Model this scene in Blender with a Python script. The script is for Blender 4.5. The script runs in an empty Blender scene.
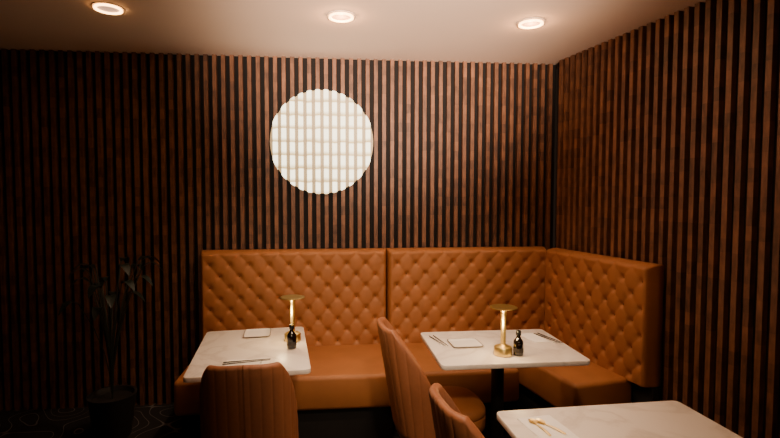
import bpy, bmesh, math, random
from mathutils import Vector, Matrix, noise as mnoise
random.seed(4)
S=bpy.context.scene
COL=S.collection
pi=math.pi

# ------------------------------------------------------------ materials
def new_mat(name):
    m=bpy.data.materials.new(name); m.use_nodes=True
    nt=m.node_tree; b=nt.nodes['Principled BSDF']
    return m,nt,b
def setin(b,k,v):
    if k in b.inputs: b.inputs[k].default_value=v
def simple(name,col,rough=.5,metal=0,noise=0,nscale=20,bump=0,emis=None,estr=0,coat=0):
    m,nt,b=new_mat(name)
    setin(b,'Base Color',(*col,1)); setin(b,'Roughness',rough); setin(b,'Metallic',metal); setin(b,'Coat Weight',coat)
    tc=nt.nodes.new('ShaderNodeTexCoord'); n=nt.nodes.new('ShaderNodeTexNoise')
    n.inputs['Scale'].default_value=nscale; n.inputs['Detail'].default_value=4
    nt.links.new(tc.outputs['Object'],n.inputs['Vector'])
    if noise:
        r=nt.nodes.new('ShaderNodeMix'); r.data_type='RGBA'
        r.inputs[6].default_value=(*[c*(1-noise) for c in col],1)
        r.inputs[7].default_value=(*[min(1,c*(1+noise)) for c in col],1)
        nt.links.new(n.outputs['Fac'],r.inputs[0]); nt.links.new(r.outputs[2],b.inputs['Base Color'])
    if bump:
        bp=nt.nodes.new('ShaderNodeBump'); bp.inputs['Strength'].default_value=bump; bp.inputs['Distance'].default_value=.002
        nt.links.new(n.outputs['Fac'],bp.inputs['Height']); nt.links.new(bp.outputs['Normal'],b.inputs['Normal'])
    if emis:
        setin(b,'Emission Color',(*emis,1)); setin(b,'Emission Strength',estr)
    return m
M_leather=simple('orange_leather',(.345,.125,.033),.60,0,.22,7,.25)
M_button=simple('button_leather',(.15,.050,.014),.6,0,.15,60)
M_chair=simple('tan_chair_leather',(.30,.108,.045),.50,0,.15,60,.25)
M_black=simple('black_metal',(.012,.011,.010),.4,.3,.2)
M_plinth=simple('black_plinth',(.012,.010,.009),.7,0,.3)
M_gold=simple('brushed_gold',(1,.74,.28),.38,1,.06,40)
M_shade=simple('satin_gold_shade',(.42,.27,.09),.40,1,.06,40)
M_glass=simple('dark_bottle_glass',(.006,.004,.003),.08,0,.1,coat=.8)
M_cap=simple('bottle_cap_black',(.008,.008,.008),.35)
M_label=simple('bottle_label_paper',(.035,.026,.02),.6,0,.2)
M_plate=simple('white_porcelain',(.86,.82,.77),.25,0,.03)
M_rim=simple('grey_glazed_rim',(.18,.145,.125),.35,0,.05)
M_napkin=simple('white_linen',(.92,.88,.82),.85,0,.04,80,.3)
M_chop=simple('dark_lacquered_wood',(.018,.010,.007),.35,0,.3)
M_ceil=simple('ceiling_plaster',(.76,.575,.465),.85,0,.03,3,.05)
M_trimw=simple('downlight_trim',(.75,.58,.44),.5)
M_ring=simple('downlight_glow',(.9,.7,.5),.5,emis=(1,.50,.17),estr=13)
M_core=simple('downlight_core',(.35,.25,.2),.5,emis=(1,.58,.38),estr=.75)
M_bulb=simple('lamp_diffuser',(.9,.8,.6),.5,emis=(1,.62,.25),estr=4)
M_leaf=simple('dark_green_leaf',(.008,.016,.012),.5,0,.3)
M_pot=simple('dark_clay_pot',(.012,.010,.009),.6,0,.2)
M_plain=simple('dark_painted_wall',(.03,.02,.017),.8,0,.1)

PITCH=.062
def slat_mat():
    m,nt,b=new_mat('walnut_slats'); N=nt.nodes.new; L=nt.links.new
    tc=N('ShaderNodeTexCoord'); sp=N('ShaderNodeSeparateXYZ'); L(tc.outputs['Object'],sp.inputs[0])
    def mth(op,a,bv):
        n=N('ShaderNodeMath'); n.operation=op; L(a,n.inputs[0]); n.inputs[1].default_value=bv; return n.outputs[0]
    fx=mth('FLOOR',mth('DIVIDE',sp.outputs[0],PITCH),0)
    fz=mth('FLOOR',mth('DIVIDE',sp.outputs[2],.07),0)
    cb=N('ShaderNodeCombineXYZ'); L(fx,cb.inputs[0]); L(fz,cb.inputs[2])
    wn=N('ShaderNodeTexWhiteNoise'); L(cb.outputs[0],wn.inputs['Vector'])
    mp=N('ShaderNodeMapping'); mp.inputs['Scale'].default_value=(30,30,9); L(tc.outputs['Object'],mp.inputs[0])
    nz=N('ShaderNodeTexNoise'); nz.inputs['Scale'].default_value=1.6; nz.inputs['Detail'].default_value=5; L(mp.outputs[0],nz.inputs['Vector'])
    cr=N('ShaderNodeValToRGB'); cr.color_ramp.elements[0].position=.2; cr.color_ramp.elements[0].color=(.066,.025,.012,1)
    cr.color_ramp.elements[1].position=.85; cr.color_ramp.elements[1].color=(.245,.100,.045,1)
    ad=N('ShaderNodeMath'); ad.operation='MULTIPLY_ADD'; L(wn.outputs['Value'],ad.inputs[0]); ad.inputs[1].default_value=.32; L(nz.outputs['Fac'],ad.inputs[2])
    sb=mth('SUBTRACT',ad.outputs[0],.16); L(sb,cr.inputs[0])
    L(cr.outputs[0],b.inputs['Base Color']); setin(b,'Roughness',.55)
    return m
M_slat=slat_mat()
M_backing=simple('black_felt_backing',(.006,.004,.004),.95)

def marble():
    m,nt,b=new_mat('white_marble'); N=nt.nodes.new; L=nt.links.new
    tc=N('ShaderNodeTexCoord'); n=N('ShaderNodeTexNoise'); n.inputs['Scale'].default_value=2.4; n.inputs['Detail'].default_value=6; n.inputs['Distortion'].default_value=1.2
    L(tc.outputs['Object'],n.inputs['Vector'])
    cr=N('ShaderNodeValToRGB'); e=cr.color_ramp.elements
    e[0].position=.44; e[0].color=(.80,.725,.65,1); e[1].position=.56; e[1].color=(.80,.725,.65,1)
    k=e.new(.5); k.color=(.68,.60,.53,1)
    L(n.outputs['Fac'],cr.inputs[0]); L(cr.outputs[0],b.inputs['Base Color']); setin(b,'Roughness',.35)
    return m
M_marble=marble()

def carpet():
    m,nt,b=new_mat('swirl_carpet'); N=nt.nodes.new; L=nt.links.new
    tc=N('ShaderNodeTexCoord'); w=N('ShaderNodeTexNoise'); w.inputs['Scale'].default_value=3.2; w.inputs['Detail'].default_value=0
    L(tc.outputs['Object'],w.inputs['Vector'])
    mu=N('ShaderNodeMath'); mu.operation='MULTIPLY'; mu.inputs[1].default_value=9; L(w.outputs['Fac'],mu.inputs[0])
    fr=N('ShaderNodeMath'); fr.operation='FRACT'; L(mu.outputs[0],fr.inputs[0])
    cr=N('ShaderNodeValToRGB'); e=cr.color_ramp.elements
    d=(.008,.006,.006,1)
    e[0].position=.0; e[0].color=d; e[1].position=1; e[1].color=d
    k=e.new(.43); k.color=d; k=e.new(.48); k.color=(.18,.16,.15,1); k=e.new(.53); k.color=d
    L(fr.outputs[0],cr.inputs[0]); L(cr.outputs[0],b.inputs['Base Color']); setin(b,'Roughness',.95)
    return m
M_floor=carpet()

def glow(name,col,low,st,wob=.3):
    m,nt,b=new_mat(name); N=nt.nodes.new; L=nt.links.new
    tc=N('ShaderNodeTexCoord'); sp=N('ShaderNodeSeparateXYZ'); L(tc.outputs['Object'],sp.inputs[0])
    d=N('ShaderNodeMath'); d.operation='DIVIDE'; d.inputs[1].default_value=.098; L(sp.outputs[2],d.inputs[0])
    f=N('ShaderNodeMath'); f.operation='FRACT'; L(d.outputs[0],f.inputs[0])
    nz=N('ShaderNodeTexNoise'); nz.inputs['Scale'].default_value=14; nz.inputs['Detail'].default_value=1; L(tc.outputs['Object'],nz.inputs['Vector'])
    ad=N('ShaderNodeMath'); ad.operation='MULTIPLY_ADD'; L(nz.outputs['Fac'],ad.inputs[0]); ad.inputs[1].default_value=wob; L(f.outputs[0],ad.inputs[2])
    sb=N('ShaderNodeMath'); sb.operation='SUBTRACT'; L(ad.outputs[0],sb.inputs[0]); sb.inputs[1].default_value=wob*.5
    cr=N('ShaderNodeValToRGB'); e=cr.color_ramp.elements
    e[0].position=0.02; e[0].color=(*low,1); e[1].position=.32; e[1].color=(*col,1)
    k=e.new(.90); k.color=(*col,1); k=e.new(1); k.color=(*low,1)
    L(sb.outputs[0],cr.inputs[0]); L(cr.outputs[0],b.inputs['Emission Color']); setin(b,'Emission Strength',st)
    setin(b,'Base Color',(.3,.25,.18,1)); return m
M_strip=glow('luminous_acrylic_strip',(1,.92,.66),(.32,.22,.07),3.6)
M_disc=glow('luminous_backing',(.30,.17,.04),(.20,.11,.03),.75)

# ------------------------------------------------------------ helpers
def link(o,parent=None,loc=None,rot=None):
    COL.objects.link(o)
    if parent: o.parent=parent
    if loc: o.location=loc
    if rot is not None: o.rotation_euler=(0,0,rot)
    return o
def mk(name,V,F,mats,smooth=False,parent=None,loc=None,rot=None,mi=None):
    me=bpy.data.meshes.new(name); me.from_pydata([tuple(v) for v in V],[],F)
    if mi:
        for p,i in zip(me.polygons,mi): p.material_index=i
    for m in (mats if isinstance(mats,list) else [mats]): me.materials.append(m)
    bm=bmesh.new(); bm.from_mesh(me); bmesh.ops.recalc_face_normals(bm,faces=bm.faces); bm.to_mesh(me); bm.free()
    o=bpy.data.objects.new(name,me); link(o,parent,loc,rot)
    if smooth:
        for p in me.polygons: p.use_smooth=True
        if smooth!='all':
            me.set_sharp_from_angle(angle=math.radians(40))
    return o
def root(name,loc,rot=0,label='',cat='',group=None):
    e=bpy.data.objects.new(name,None); e.empty_display_size=.1
    link(e,None,loc,rot); meta(e,label,cat,group); return e
def meta(o,label,cat,group=None):
    o['label']=label; o['category']=cat
    if group: o['group']=group
def boxdata(x0,x1,y0,y1,z0,z1,V,F):
    n=len(V)
    V+= [(x0,y0,z0),(x1,y0,z0),(x1,y1,z0),(x0,y1,z0),(x0,y0,z1),(x1,y0,z1),(x1,y1,z1),(x0,y1,z1)]
    F+= [[n+a for a in f] for f in ((0,3,2,1),(4,5,6,7),(0,1,5,4),(1,2,6,5),(2,3,7,6),(3,0,4,7))]
def rbox(name,x0,x1,y0,y1,z0,z1,bev,mat,parent=None,seg=3):
    V=[];F=[]; boxdata(x0,x1,y0,y1,z0,z1,V,F)
    me=bpy.data.meshes.new(name); me.from_pydata(V,[],F)
    bm=bmesh.new(); bm.from_mesh(me)
    if bev: bmesh.ops.bevel(bm,geom=bm.edges[:],offset=bev,segments=seg,profile=.5,affect='EDGES')
    bmesh.ops.recalc_face_normals(bm,faces=bm.faces); bm.to_mesh(me); bm.free()
    me.materials.append(mat)
    for p in me.polygons: p.use_smooth=True
    me.set_sharp_from_angle(angle=math.radians(40))
    return link(bpy.data.objects.new(name,me),parent)
def revolve(name,prof,mat,parent=None,seg=32,loc=None,V=None,F=None):
    own=V is None
    if own: V=[];F=[]
    b=len(V)
    for r,z in prof:
        for i in range(seg):
            a=2*pi*i/seg; V.append((r*math.cos(a),r*math.sin(a),z))
    for j in range(len(prof)-1):
        for i in range(seg):
            k=(i+1)%seg; F.append([b+j*seg+i,b+j*seg+k,b+(j+1)*seg+k,b+(j+1)*seg+i])
    F.append([b+i for i in range(seg)][::-1]); F.append([b+(len(prof)-1)*seg+i for i in range(seg)])
    if own: return mk(name,V,F,mat,True,parent,loc)
def copy_thing(src,loc,rot,label=None):
    n=src.copy(); COL.objects.link(n); n.location=loc; n.rotation_euler=(0,0,rot)
    if label: n['label']=label
    for c in src.children:
        k=c.copy(); COL.objects.link(k); k.parent=n; k.matrix_parent_inverse=c.matrix_parent_inverse.copy()
        for g in c.children:
            h=g.copy(); COL.objects.link(h); h.parent=k
    return n
def superell(a,b,n,k):
    out=[]
    for i in range(k):
        t=2*pi*i/k; c=math.cos(t); s=math.sin(t)
        out.append((a*math.copysign(abs(c)**(2/n),c), b*math.copysign(abs(s)**(2/n),s)))
    return out
def loft(name,rings,mat,parent=None,V=None,F=None,smooth=True,mi=None):
    own=V is None
    if own: V=[];F=[]
    b=len(V); k=len(rings[0])
    for r in rings: V+=r
    for j in range(len(rings)-1):
        for i in range(k):
            q=(i+1)%k; F.append([b+j*k+i,b+j*k+q,b+(j+1)*k+q,b+(j+1)*k+i])
    F.append([b+i for i in range(k)][::-1]); F.append([b+(len(rings)-1)*k+i for i in range(k)])
    if own:
        idx=None
        if mi: idx=[mi[j] for j in range(len(rings)-1) for i in range(k)]+[0,0]
        return mk(name,V,F,mat,smooth,parent,mi=idx)

# ------------------------------------------------------------ room
CH=2.57; WY=3.66; SW=.028; SD=.034
def struct(o): o['kind']='structure'; return o
V=[];F=[];boxdata(-3.3,3.6,-3.1,3.76,-.1,0,V,F); struct(mk('floor',V,F,M_floor))
V=[];F=[];boxdata(-3.3,3.6,-3.1,3.76,CH,CH+.1,V,F); struct(mk('ceiling',V,F,M_ceil))
def slat_wall(name,x0,x1,loc,rot):
    V=[];F=[];mi=[]
    boxdata(x0,x1,0,.08,0,CH,V,F); mi+=[1]*6
    k=math.ceil(x0/PITCH)
    while (k+.5)*PITCH+SW/2<x1:
        xc=(k+.5)*PITCH
        if xc-SW/2>x0: boxdata(xc-SW/2,xc+SW/2,-SD,0,0,CH,V,F); mi+=[0]*6
        k+=1
    return struct(mk(name,V,F,[M_slat,M_backing],False,None,loc,rot,mi))
slat_wall('wall_back',-3.2,1.76,(0,WY,0),0)
PHI=math.radians(-79)
slat_wall('wall_right',.02,6.75,(1.745,3.62,0),PHI)
V=[];F=[];boxdata(-3.3,-3.2,-3.1,3.76,0,CH,V,F); struct(mk('wall_left',V,F,M_plain))
V=[];F=[];boxdata(-3.3,3.6,-3.2,-3.1,0,CH,V,F); struct(mk('wall_front',V,F,M_plain))

# ------------------------------------------------------------ round wall light
LR=.384
wl=root('wall_light',(-PITCH,3.626,1.945),0,'large round glowing wall light fitted over the dark slatted wall','wall light')
ring=lambda r,y:[(r*math.cos(2*pi*i/96),y,r*math.sin(2*pi*i/96)) for i in range(96)]
loft('diffuser',[ring(LR*.990,0),ring(LR*.990,-.022)],M_disc,wl,smooth=False)
V=[];F=[]
n=int(LR/PITCH)+1
for i in range(-n,n+1):
    c=(i+.5)*PITCH; w=.0175
    a0=max(c-w,-LR+.003); a1=min(c+w,LR-.003)
    if a1-a0<.01: continue
    K=8; b=len(V); pts=[]; cm=(a0+a1)/2
    for j in range(K+1):
        x=a0+(a1-a0)*j/K; q=(x-cm)/((a1-a0)/2)
        z=math.sqrt(max(LR*LR-x*x,0))+.004*(math.sqrt(max(0,1-q*q))-.5)
        pts.append((x,z))
    lo=[(x,-z) for x,z in reversed(pts)]
    loop=pts+lo; m=len(loop)
    V+=[(x,-.022,z) for x,z in loop]+[(x,-.032,z) for x,z in loop]
    F.append([b+k for k in range(m)]); F.append([b+m+k for k in range(m)][::-1])
    for k in range(m):
        q=(k+1)%m; F.append([b+k,b+q,b+m+q,b+m+k])
mk('luminous_slats',V,F,M_strip,False,wl)

# ------------------------------------------------------------ banquettes
A=.140;B=.162
def tufted(name,x0,x1,z0,z1,T,parent):
    st=.0062; nx=int((x1-x0)/st); nz=int((z1-z0)/st); V=[];F=[]; mi=[]; R=.03
    for j in range(nz+1):
        for i in range(nx+1):
            x=x0+(x1-x0)*i/nx; z=z0+(z1-z0)*j/nz
            nv=mnoise.noise(Vector((x*7,z*7,3.1))); nw=mnoise.noise(Vector((x*7+9,z*7,8.7)))
            lx=x-x0+.004*nv; lz=z1-z-.02+.004*nw
            u=lx/A+lz/B; v=lx/A-lz/B
            p=(abs(math.sin(pi*u)*math.sin(pi*v)))**.60
            ru=u-round(u); rv=v-round(v); dx=A*(ru+rv)/2; dz=B*(ru-rv)/2
            dd=dx*dx+dz*dz
            wr=mnoise.noise(Vector((x*38,z*22,1.7)))
            h=.024+.0062*p+.0010*wr-.016*math.exp(-dd/.019**2)
            ex=min(x-x0,x1-x,R); ez=min(z1-z,R)
            fl=min(1,min(x-x0,x1-x)/.05)*min(1,(z1-z)/.05)
            ed=math.sqrt(max(0,1-(1-ex/R)**2))*math.sqrt(max(0,1-(1-ez/R)**2))
            y=-(T-.03)*(.45+.55*ed)-(h*fl+.03*(1-fl))*ed
            V.append((x,y,z))
    W=nx+1
    for j in range(nz):
        for i in range(nx): F.append([j*W+i,j*W+i+1,(j+1)*W+i+1,(j+1)*W+i])
    border=[i for i in range(W)]+[j*W+nx for j in range(1,nz+1)]+[nz*W+i for i in range(nx-1,-1,-1)]+[j*W for j in range(nz-1,0,-1)]
    b=len(V)
    for k in border: V.append((V[k][0],0,V[k][2]))
    m=len(border)
    for k in range(m):
        q=(k+1)%m; F.append([border[k],b+k,b+q,border[q]])
    F.append([b+k for k in range(m)])
    mi=[0]*len(F)
    for a in range(-20,30):
        for c in range(-30,30):
            lx=A*(a+c)/2; lz=B*(a-c)/2; x=x0+lx; z=z1-.02-lz
            if not(x0+.03<x<x1-.03 and z0+.03<z<z1-.04): continue
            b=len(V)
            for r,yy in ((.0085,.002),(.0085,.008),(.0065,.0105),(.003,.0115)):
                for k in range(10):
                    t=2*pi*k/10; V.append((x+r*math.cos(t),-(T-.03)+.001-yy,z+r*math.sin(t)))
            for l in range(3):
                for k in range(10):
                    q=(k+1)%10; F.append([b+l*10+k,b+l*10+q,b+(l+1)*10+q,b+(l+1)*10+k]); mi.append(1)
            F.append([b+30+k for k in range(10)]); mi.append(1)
    return mk(name,V,F,[M_leather,M_button],'all',parent,mi=mi)
ZT=1.15
def banq(loc,rot,x0,x1,sx0,sx1,depth,T,label,zt=ZT):
    r=root('banquette',loc,rot,label,'banquette seat','orange leather banquette units')
    tufted('backrest',x0,x1,.44,zt,T,r)
    rbox('back_panel',x0,x1,-.06,0,.0,.44,.004,M_plinth,r)
    rbox('seat',sx0,sx1,-depth,-.062,.235,.45,.028,M_leather,r,4)
    rbox('plinth',sx0+.03,sx1-.03,-depth+.06,-.062,0,.235,.0,M_plinth,r)
    return r
banq((0,3.619,0),0,-.935,.413,-.935,.413,.735,.13,'orange leather banquette with diamond-tufted buttoned back against slatted wall')
banq((0,3.619,0),0,.418,1.650,.418,1.19,.735,.13,'orange leather banquette with diamond-tufted back reaching the room corner')
nx_,ny_=-math.sin(-PHI),-math.cos(PHI)
c=(1.745+.042*nx_,3.62+.042*ny_,0)
banq(c,PHI,.10,1.06,.125,.93,.49,.12,'orange leather banquette return with tufted back along side wall')

# ------------------------------------------------------------ tables
def make_table(loc,rot,label):
    r=root('dining_table',loc,rot,label,'table','white marble dining tables')
    rings=[]
    for s,z in ((-.004,.726),(-.001,.7275),(0,.730),(0,.7465),(-.001,.749),(-.003,.75)):
        w=.37+s;d=.28+s;rr=.026+s; pts=[]
        for cx,cy,a0 in ((w-rr,d-rr,0),(-w+rr,d-rr,90),(-w+rr,-d+rr,180),(w-rr,-d+rr,270)):
            for k in range(9):
                a=math.radians(a0+90*k/8); pts.append((cx+rr*math.cos(a),cy+rr*math.sin(a),z))
        rings.append(pts)
    loft('table_top',rings,M_marble,r)
    V=[];F=[];revolve('',[(.034,.03),(.034,.709),(.11,.718),(.11,.726)],None,None,32,None,V,F)
    mk('pedestal',V,F,M_black,True,r)
    revolve('foot',[(.22,0),(.22,.012),(.20,.018),(.05,.032)],M_black,r,48)
    return r
TA=make_table((-.41,2.53,0),math.radians(96),'white marble table on black pedestal before banquette, ribbed chair tucked in')
TB=copy_thing(TA,(.885,2.455,0),math.radians(0),'wide white marble table on black pedestal beside ribbed chair and banquette')
TC=copy_thing(TA,(.98,1.425,0),math.radians(2),'white marble table laid with folded napkin and gold cutlery')

# ------------------------------------------------------------ chairs
HT=.895
def make_chair(loc,rot,label):
    r=root('dining_chair',loc,rot,label,'chair','ribbed leather dining chairs')
    NR=17; NT=NR*12; th0=math.radians(93); V=[];F=[]; NV=14; TK=.034
    z0=.34
    def plan(th,a,bb,ex=.60):
        s=math.sin(th);c=math.cos(th)
        return a*math.copysign(abs(s)**ex,s), -bb*math.copysign(abs(c)**ex,c)
    M=2000; acc=[0]; px=plan(-th0,.22,.22)
    for i in range(1,M+1):
        q=plan(-th0+2*th0*i/M,.22,.22); acc.append(acc[-1]+math.dist(px,q)); px=q
    ths=[]; j=0
    for i in range(NT+1):
        t=acc[-1]*i/NT
        while j<M and acc[j]<t: j+=1
        ths.append(-th0+2*th0*j/M)
    for i in range(NT+1):
        th=ths[i]
        ss=abs(2*i/NT-1)
        f=1-max(0,min(1,(ss-.40)/.60)); f=f*f*(3-2*f)*.35+f*.65
        zt=.47+(HT-.47)*f+.006*math.cos(min(ss/.40,1)*pi/2)
        rib=abs(math.sin(pi*NR*i/NT))**.4
        def P(z,off):
            v=(z-z0)/(HT-z0); tp=(z-(zt-TK/2))/(TK/2)
            am=.0038*max(0,min(1,1-tp)) if tp>0 else .0038
            k=off+am*(rib-1)*(1 if off>-.02 else -.8)
            x,y=plan(th,.203*(1-.03*v)+k,.200+k)
            y+=-.075*v*max(0,math.cos(th))-.02*v
            return (x,y,z)
        sec=[]
        for j2 in range(NV+1): sec.append(P(z0+(zt-TK/2-z0)*j2/NV,0))
        for k in range(1,6):
            a=pi*k/6; sec.append(P(zt-TK/2+TK/2*math.sin(a),-TK/2*(1-math.cos(a))))
        for j2 in range(NV,-1,-1): sec.append(P(z0+(zt-TK/2-z0)*j2/NV,-TK))
        V+=sec; m=len(sec)
    for i in range(NT):
        for k in range(m):
            q=(k+1)%m; F.append([i*m+k,i*m+q,(i+1)*m+q,(i+1)*m+k])
    F.append([k for k in range(m)]); F.append([NT*m+k for k in range(m)][::-1])
    mk('backrest',V,F,M_chair,'all',r)
    rings=[]
    base=superell(.5,.5,3.0,64)
    for s,z in ((.30,.35),(.40,.352),(.425,.365),(.43,.39),(.43,.425),(.422,.43),(.43,.437),(.428,.458),(.41,.473),(.36,.482),(.2,.487),(.02,.488)):
        rings.append([(x*s/.43*.385, y*s/.43*.43+.045, z) for x,y in base])
    loft('seat',rings,M_leather,r)
    for sx in (-1,1):
        for sy in (-1,1):
            top=Vector((sx*.13,.04+sy*.13,.36)); bot=Vector((sx*.20,.04+sy*.20,0))
            rg=[]
            for t,rad in ((0,.009),(.02,.010),(1,.016)):
                c0=bot.lerp(top,t); rg.append([(c0.x+rad*math.cos(2*pi*k/12),c0.y+rad*math.sin(2*pi*k/12),c0.z) for k in range(12)])
            loft('leg',rg,M_black,r)
    return r
CA=make_chair((-.350,2.12,0),math.radians(3),'tan leather barrel chair with ribbed back, tucked under marble table')
CB=copy_thing(CA,(.530,2.43,0),math.radians(-86),'tan ribbed leather chair drawn to the end of a marble table')
CC=copy_thing(CA,(.62,1.51,0),math.radians(-84),'tan ribbed leather chair beside table set with gold cutlery')

# ------------------------------------------------------------ table lamps
ZTAB=.7502
def make_lamp(loc,label):
    r=root('table_lamp',loc,0,label,'table lamp','gold table lamps')
    revolve('base',[(.041,0),(.045,.003),(.045,.038),(.042,.043),(.026,.046),(.016,.054)],M_gold,r,40)
    revolve('stem',[(.0130,.050),(.0130,.212),(.015,.222),(.019,.229)],M_gold,r,24)
    revolve('lamp_shade',[(.018,.230),(.040,.2340),(.063,.2365),(.068,.2378),(.068,.2415),(.065,.243),(.050,.241),(.002,.2405)],M_shade,r,48)
    revolve('diffuser',[(.0195,.2282),(.030,.2310),(.030,.2330),(.0195,.2300)],M_bulb,r,40)
    return r
LB=make_lamp((.856,2.30,ZTAB),'slim gold table lamp with flat disc shade beside dark bottle')
LA=copy_thing(LB,(-.212,2.64,ZTAB),0,'slim gold table lamp with flat disc shade behind dark bottle')

def make_bottle(loc,label):
    r=root('sauce_bottle',loc,0,label,'bottle','dark sauce bottles')
    revolve('body',[(.018,0),(.0235,.003),(.0245,.01),(.0245,.062),(.022,.075),(.012,.088),(.0095,.096),(.0095,.104)],M_glass,r,32)
    revolve('cap',[(.0118,.102),(.0122,.104),(.0122,.122),(.010,.126)],M_cap,r,24)
    revolve('label',[(.0247,.018),(.0250,.019),(.0250,.038),(.0247,.039)],M_label,r,32)
    return r
BB=make_bottle((.929,2.285,ZTAB),'small dark glass sauce bottle with black cap beside gold lamp')
BA=copy_thing(BB,(-.206,2.505,ZTAB),0,'small dark sauce bottle standing before gold table lamp')

def dish(loc,rot,w,d,label):
    rings=[]
    for s,z in ((-.016,0),(-.010,.001),(0,.0065),(.001,.0075),(-.004,.0075),(-.012,.0035),(-.03,.0025)):
        rings.append([(x*(w+2*s),y*(d+2*s),z) for x,y in superell(.5,.5,9,48)])
    o=loft('square_plate',rings,[M_plate,M_rim],mi=[1,1,1,1,0,0]); o.location=loc; o.rotation_euler=(0,0,rot)
    meta(o,label,'plate','white square plates'); return o
dish((-.425,2.79,ZTAB),math.radians(5),.15,.17,'small white porcelain plate on marble table near banquette')
dish((.715,2.49,ZTAB),math.radians(2),.165,.15,'small white porcelain plate on wide marble table')
def napkin(loc,rot,w,d,label):
    V=[];F=[]
    for L in range(2):
        e=L*.003; nx,ny=10,10; b=len(V)
        for t in (0,1):
            for j in range(ny+1):
                for i in range(nx+1):
                    x=(-.5+i/nx)*(w-e); y=(-.5+j/ny)*(d-e)
                    V.append((x,y,L*.0016+t*.0013+ (0.0004*math.sin(i*1.1+j*.7) if t and L==1 else 0)))
        W=nx+1; n1=W*(ny+1)
        for j in range(ny):
            for i in range(nx):
                F.append([b+j*W+i,b+(j+1)*W+i,b+(j+1)*W+i+1,b+j*W+i+1]); F.append([b+n1+j*W+i,b+n1+j*W+i+1,b+n1+(j+1)*W+i+1,b+n1+(j+1)*W+i])
        bd=[i for i in range(W)]+[j*W+nx for j in range(1,ny+1)]+[ny*W+i for i in range(nx-1,-1,-1)]+[j*W for j in range(ny-1,0,-1)]
        for k in range(len(bd)):
            q=(k+1)%len(bd); F.append([b+bd[k],b+bd[q],b+n1+bd[q],b+n1+bd[k]])
    o=mk('napkin',V,F,M_napkin,True,None,loc,rot); meta(o,label,'napkin','folded white napkins'); return o
napkin((-.40,2.30,ZTAB),math.radians(4),.20,.10,'folded white napkin under dark chopsticks on marble table')
napkin((1.13,2.56,ZTAB),math.radians(10),.09,.17,'folded white napkin beside chopsticks near banquette return')
napkin((.735,1.535,ZTAB),math.radians(8),.13,.19,'folded white napkin carrying gold spoons on marble table')

def chop_pair(x,y,rot,lift,where,length=.22,mat=None):
    rg=[]
    for t in range(9):
        yy=-.02+.04*t/8; hh=.005+.003*abs(yy)/.02
        rg.append([(.005*cx,yy,z) for cx,z in ((-1,0),(1,0),(.7,hh),(-.7,hh))])
    c,s=math.cos(rot),math.sin(rot)
    fx=length*.30
    o=loft('chopstick_rest',rg,M_plate,None); o.location=(x+c*fx,y+s*fx,ZTAB+lift); o.rotation_euler=(0,0,rot)
    meta(o,'small white chopstick rest on '+where,'chopstick rest','chopstick rests')
    for sg in (-1,1):
        rg=[]
        for t,rad in ((0,.0026),(.02,.0029),(.5,.0024),(.98,.0016),(1,.001)):
            xx=(-.5+t)*length; zz=.0032+ (0.0062)*(t)/.8
            rg.append([(xx,rad*math.cos(2*pi*k/10),zz+rad*math.sin(2*pi*k/10)) for k in range(10)])
        k=loft('chopstick',rg,mat or M_chop,None)
        k.location=(x-s*sg*.010,y+c*sg*.010,ZTAB+lift); k.rotation_euler=(0,0,rot+sg*math.radians(-1.5))
        meta(k,'dark lacquered chopstick lying on '+where,'chopstick','dark chopsticks')
chop_pair(-.40,2.295,math.radians(4),.0033,'folded napkin on marble table')
chop_pair(.583,2.54,math.radians(-80),0,'marble table beside white plate')
chop_pair(1.20,2.53,math.radians(-77),0.0,'marble table next to folded napkin')
def spoon(loc,rot,label):
    rg=[]
    n=26
    for t in range(n+1):
        u=t/n; x=-.06+.12*u
        if u<.68: w=.0026+.0018*(1-u/.68)
        else:
            q=(u-.68)/.32; w=.0028+.0115*math.sin(pi*min(1,q*.97+.015))**.7
        zb=.002+.004*math.sin(pi*min(1,u/.68)) if u<.68 else .002
        rg.append([(x,w*cx,zb+cz*.0016+(.004*abs(cx)**2 if u>.7 else 0)) for cx,cz in ((-1,0),(-.5,-.8),(0,-1),(.5,-.8),(1,0),(.5,.8 if u<.68 else -.1),(0,1 if u<.68 else -.3),(-.5,.8 if u<.68 else -.1))])
    o=loft('spoon',rg,M_gold,None); o.location=loc; o.rotation_euler=(0,0,rot); meta(o,label,'spoon','gold spoons')
spoon((.708,1.545,ZTAB+.0035),math.radians(100),'gold spoon lying on folded white napkin')
spoon((.745,1.545,ZTAB+.0035),math.radians(118),'gold spoon resting on napkin, bowl toward banquette')

# ------------------------------------------------------------ downlights
def make_down(loc,label):
    r=root('downlight',loc,0,label,'ceiling light','recessed ceiling downlights')
    revolve('trim_ring',[(.080,0),(.080,-.004),(.076,-.006),(.066,-.006),(.066,0)],M_trimw,r,48)
    revolve('glow_ring',[(.067,-.001),(.071,-.014),(.059,-.015),(.054,-.001)],M_ring,r,48)
    revolve('lens',[(.054,-.001),(.057,-.007),(.03,-.008),(.001,-.008)],M_core,r,40)
    return r
D1=make_down((.064,2.79,CH),'round recessed ceiling downlight with warm glowing ring')
copy_thing(D1,(1.183,2.79,CH),0)
copy_thing(D1,(-1.20,2.79,CH),0)

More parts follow.
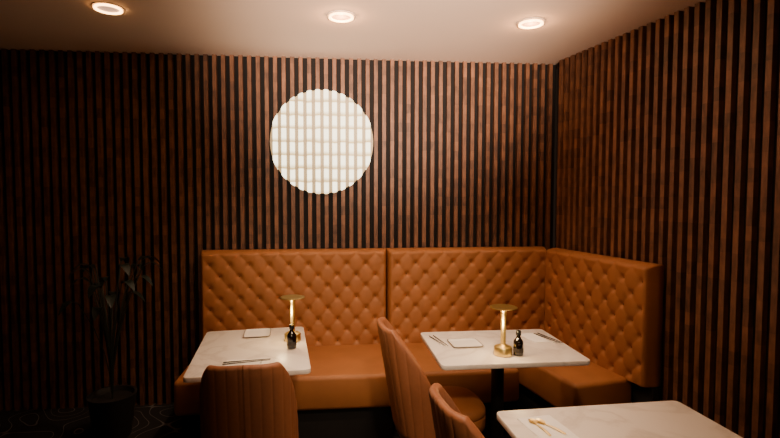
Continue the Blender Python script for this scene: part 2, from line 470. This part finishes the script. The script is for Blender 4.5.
# ------------------------------------------------------------ plant
pl=root('potted_plant',(-1.40,3.17,0),0,'dark leafy potted plant on the floor beside banquette','plant')
revolve('pot',[(.10,0),(.105,.01),(.14,.26),(.145,.28),(.13,.28),(.12,.25),(.01,.245)],M_pot,pl,32)
V=[];F=[]
for i in range(20):
    az=i*2.4; L=.60+.3*random.random(); out=.08+.14*random.random(); h0=.24
    tip=Vector((out*math.cos(az),out*math.sin(az),h0+L))
    rg=[]
    for t in range(5):
        u=t/4; rg.append([(tip.x*u*u+.004*math.cos(k*pi/2),tip.y*u*u+.004*math.sin(k*pi/2),h0+L*u) for k in range(4)])
    loft('',rg,None,None,V,F)
    d=Vector((math.cos(az),math.sin(az),.1)); sd=Vector((-math.sin(az),math.cos(az),0)); b=len(V)
    for t in range(7):
        u=t/6; w=.030*math.sin(pi*min(1,u*.95+.03))**.8; c0=tip+d*(.12*u)+Vector((0,0,.03*math.sin(pi*u)-.05*u*u))
        V+=[tuple(c0+sd*w),tuple(c0-Vector((0,0,.006))),tuple(c0-sd*w)]
    for t in range(6):
        for k in range(2): F.append([b+t*3+k,b+t*3+k+1,b+t*3+k+4,b+t*3+k+3])
mk('foliage',V,F,M_leaf,True,pl)

# ------------------------------------------------------------ lights
def spot(name,loc,target,power,ang,blend,col,rad=.05):
    l=bpy.data.lights.new(name,'SPOT'); l.energy=power; l.spot_size=math.radians(ang); l.spot_blend=blend; l.color=col; l.shadow_soft_size=rad
    o=bpy.data.objects.new(name,l); COL.objects.link(o); o.location=loc
    d=Vector(target)-Vector(loc); o.rotation_euler=d.to_track_quat('-Z','Y').to_euler(); return o
def point(name,loc,e,col,rad):
    l=bpy.data.lights.new(name,'POINT'); l.energy=e; l.color=col; l.shadow_soft_size=rad
    o=bpy.data.objects.new(name,l); COL.objects.link(o); o.location=loc
W=(1,.74,.50)
spot('downlight_and_fill_beam',(.064,2.79,CH-.03),(.064,2.95,0),50,106,.8,W)
spot('downlight_and_fill_beam',(1.183,2.79,CH-.03),(.98,2.88,0),38,84,.9,W)
spot('downlight_and_fill_beam',(.35,1.65,CH-.03),(.40,2.0,0),60,80,.9,W)  # added fill beam without a fixture, brightens tables and chairs
spot('aisle_fill',(.35,.35,CH-.05),(.45,2.3,.45),100,46,.9,W,.08)  # unseen accent spot, added to light the chair seat below the tabletop
spot('room_fill',(.16,-1.2,2.25),(.20,3.4,1.20),340,30,.95,(1,.76,.52),.25)  # fill spot added behind the camera; narrow cone leaves the sides dim
spot('ceiling_fill',(.30,-1.6,1.35),(.42,2.5,2.57),4200,33,1,(1,.74,.54),.3)  # added up-light with no fixture, stands in for bounce on the ceiling
for loc in ((.856,2.30,ZTAB),(-.212,2.64,ZTAB)):
    point('table_lamp_glow',(loc[0]-.030,loc[1]-.045,loc[2]+.15),1.8,(1,.68,.30),.02)
for x in (.064,1.183): point('downlight_glow_bulb',(x,2.79,CH-.045),3.2,(1,.48,.18),.02)
w=bpy.data.worlds.new('world'); S.world=w; w.use_nodes=True
w.node_tree.nodes['Background'].inputs[0].default_value=(.05,.03,.02,1); w.node_tree.nodes['Background'].inputs[1].default_value=.3

# ------------------------------------------------------------ camera
cam=bpy.data.cameras.new('camera'); co=bpy.data.objects.new('camera',cam); COL.objects.link(co)
co.location=(0,0,1.545); co.rotation_euler=(math.radians(90-2.74),0,math.radians(-5.5))
cam.sensor_width=36; cam.lens=480/780*36; cam.shift_x=13/780; cam.clip_start=.05
S.camera=co
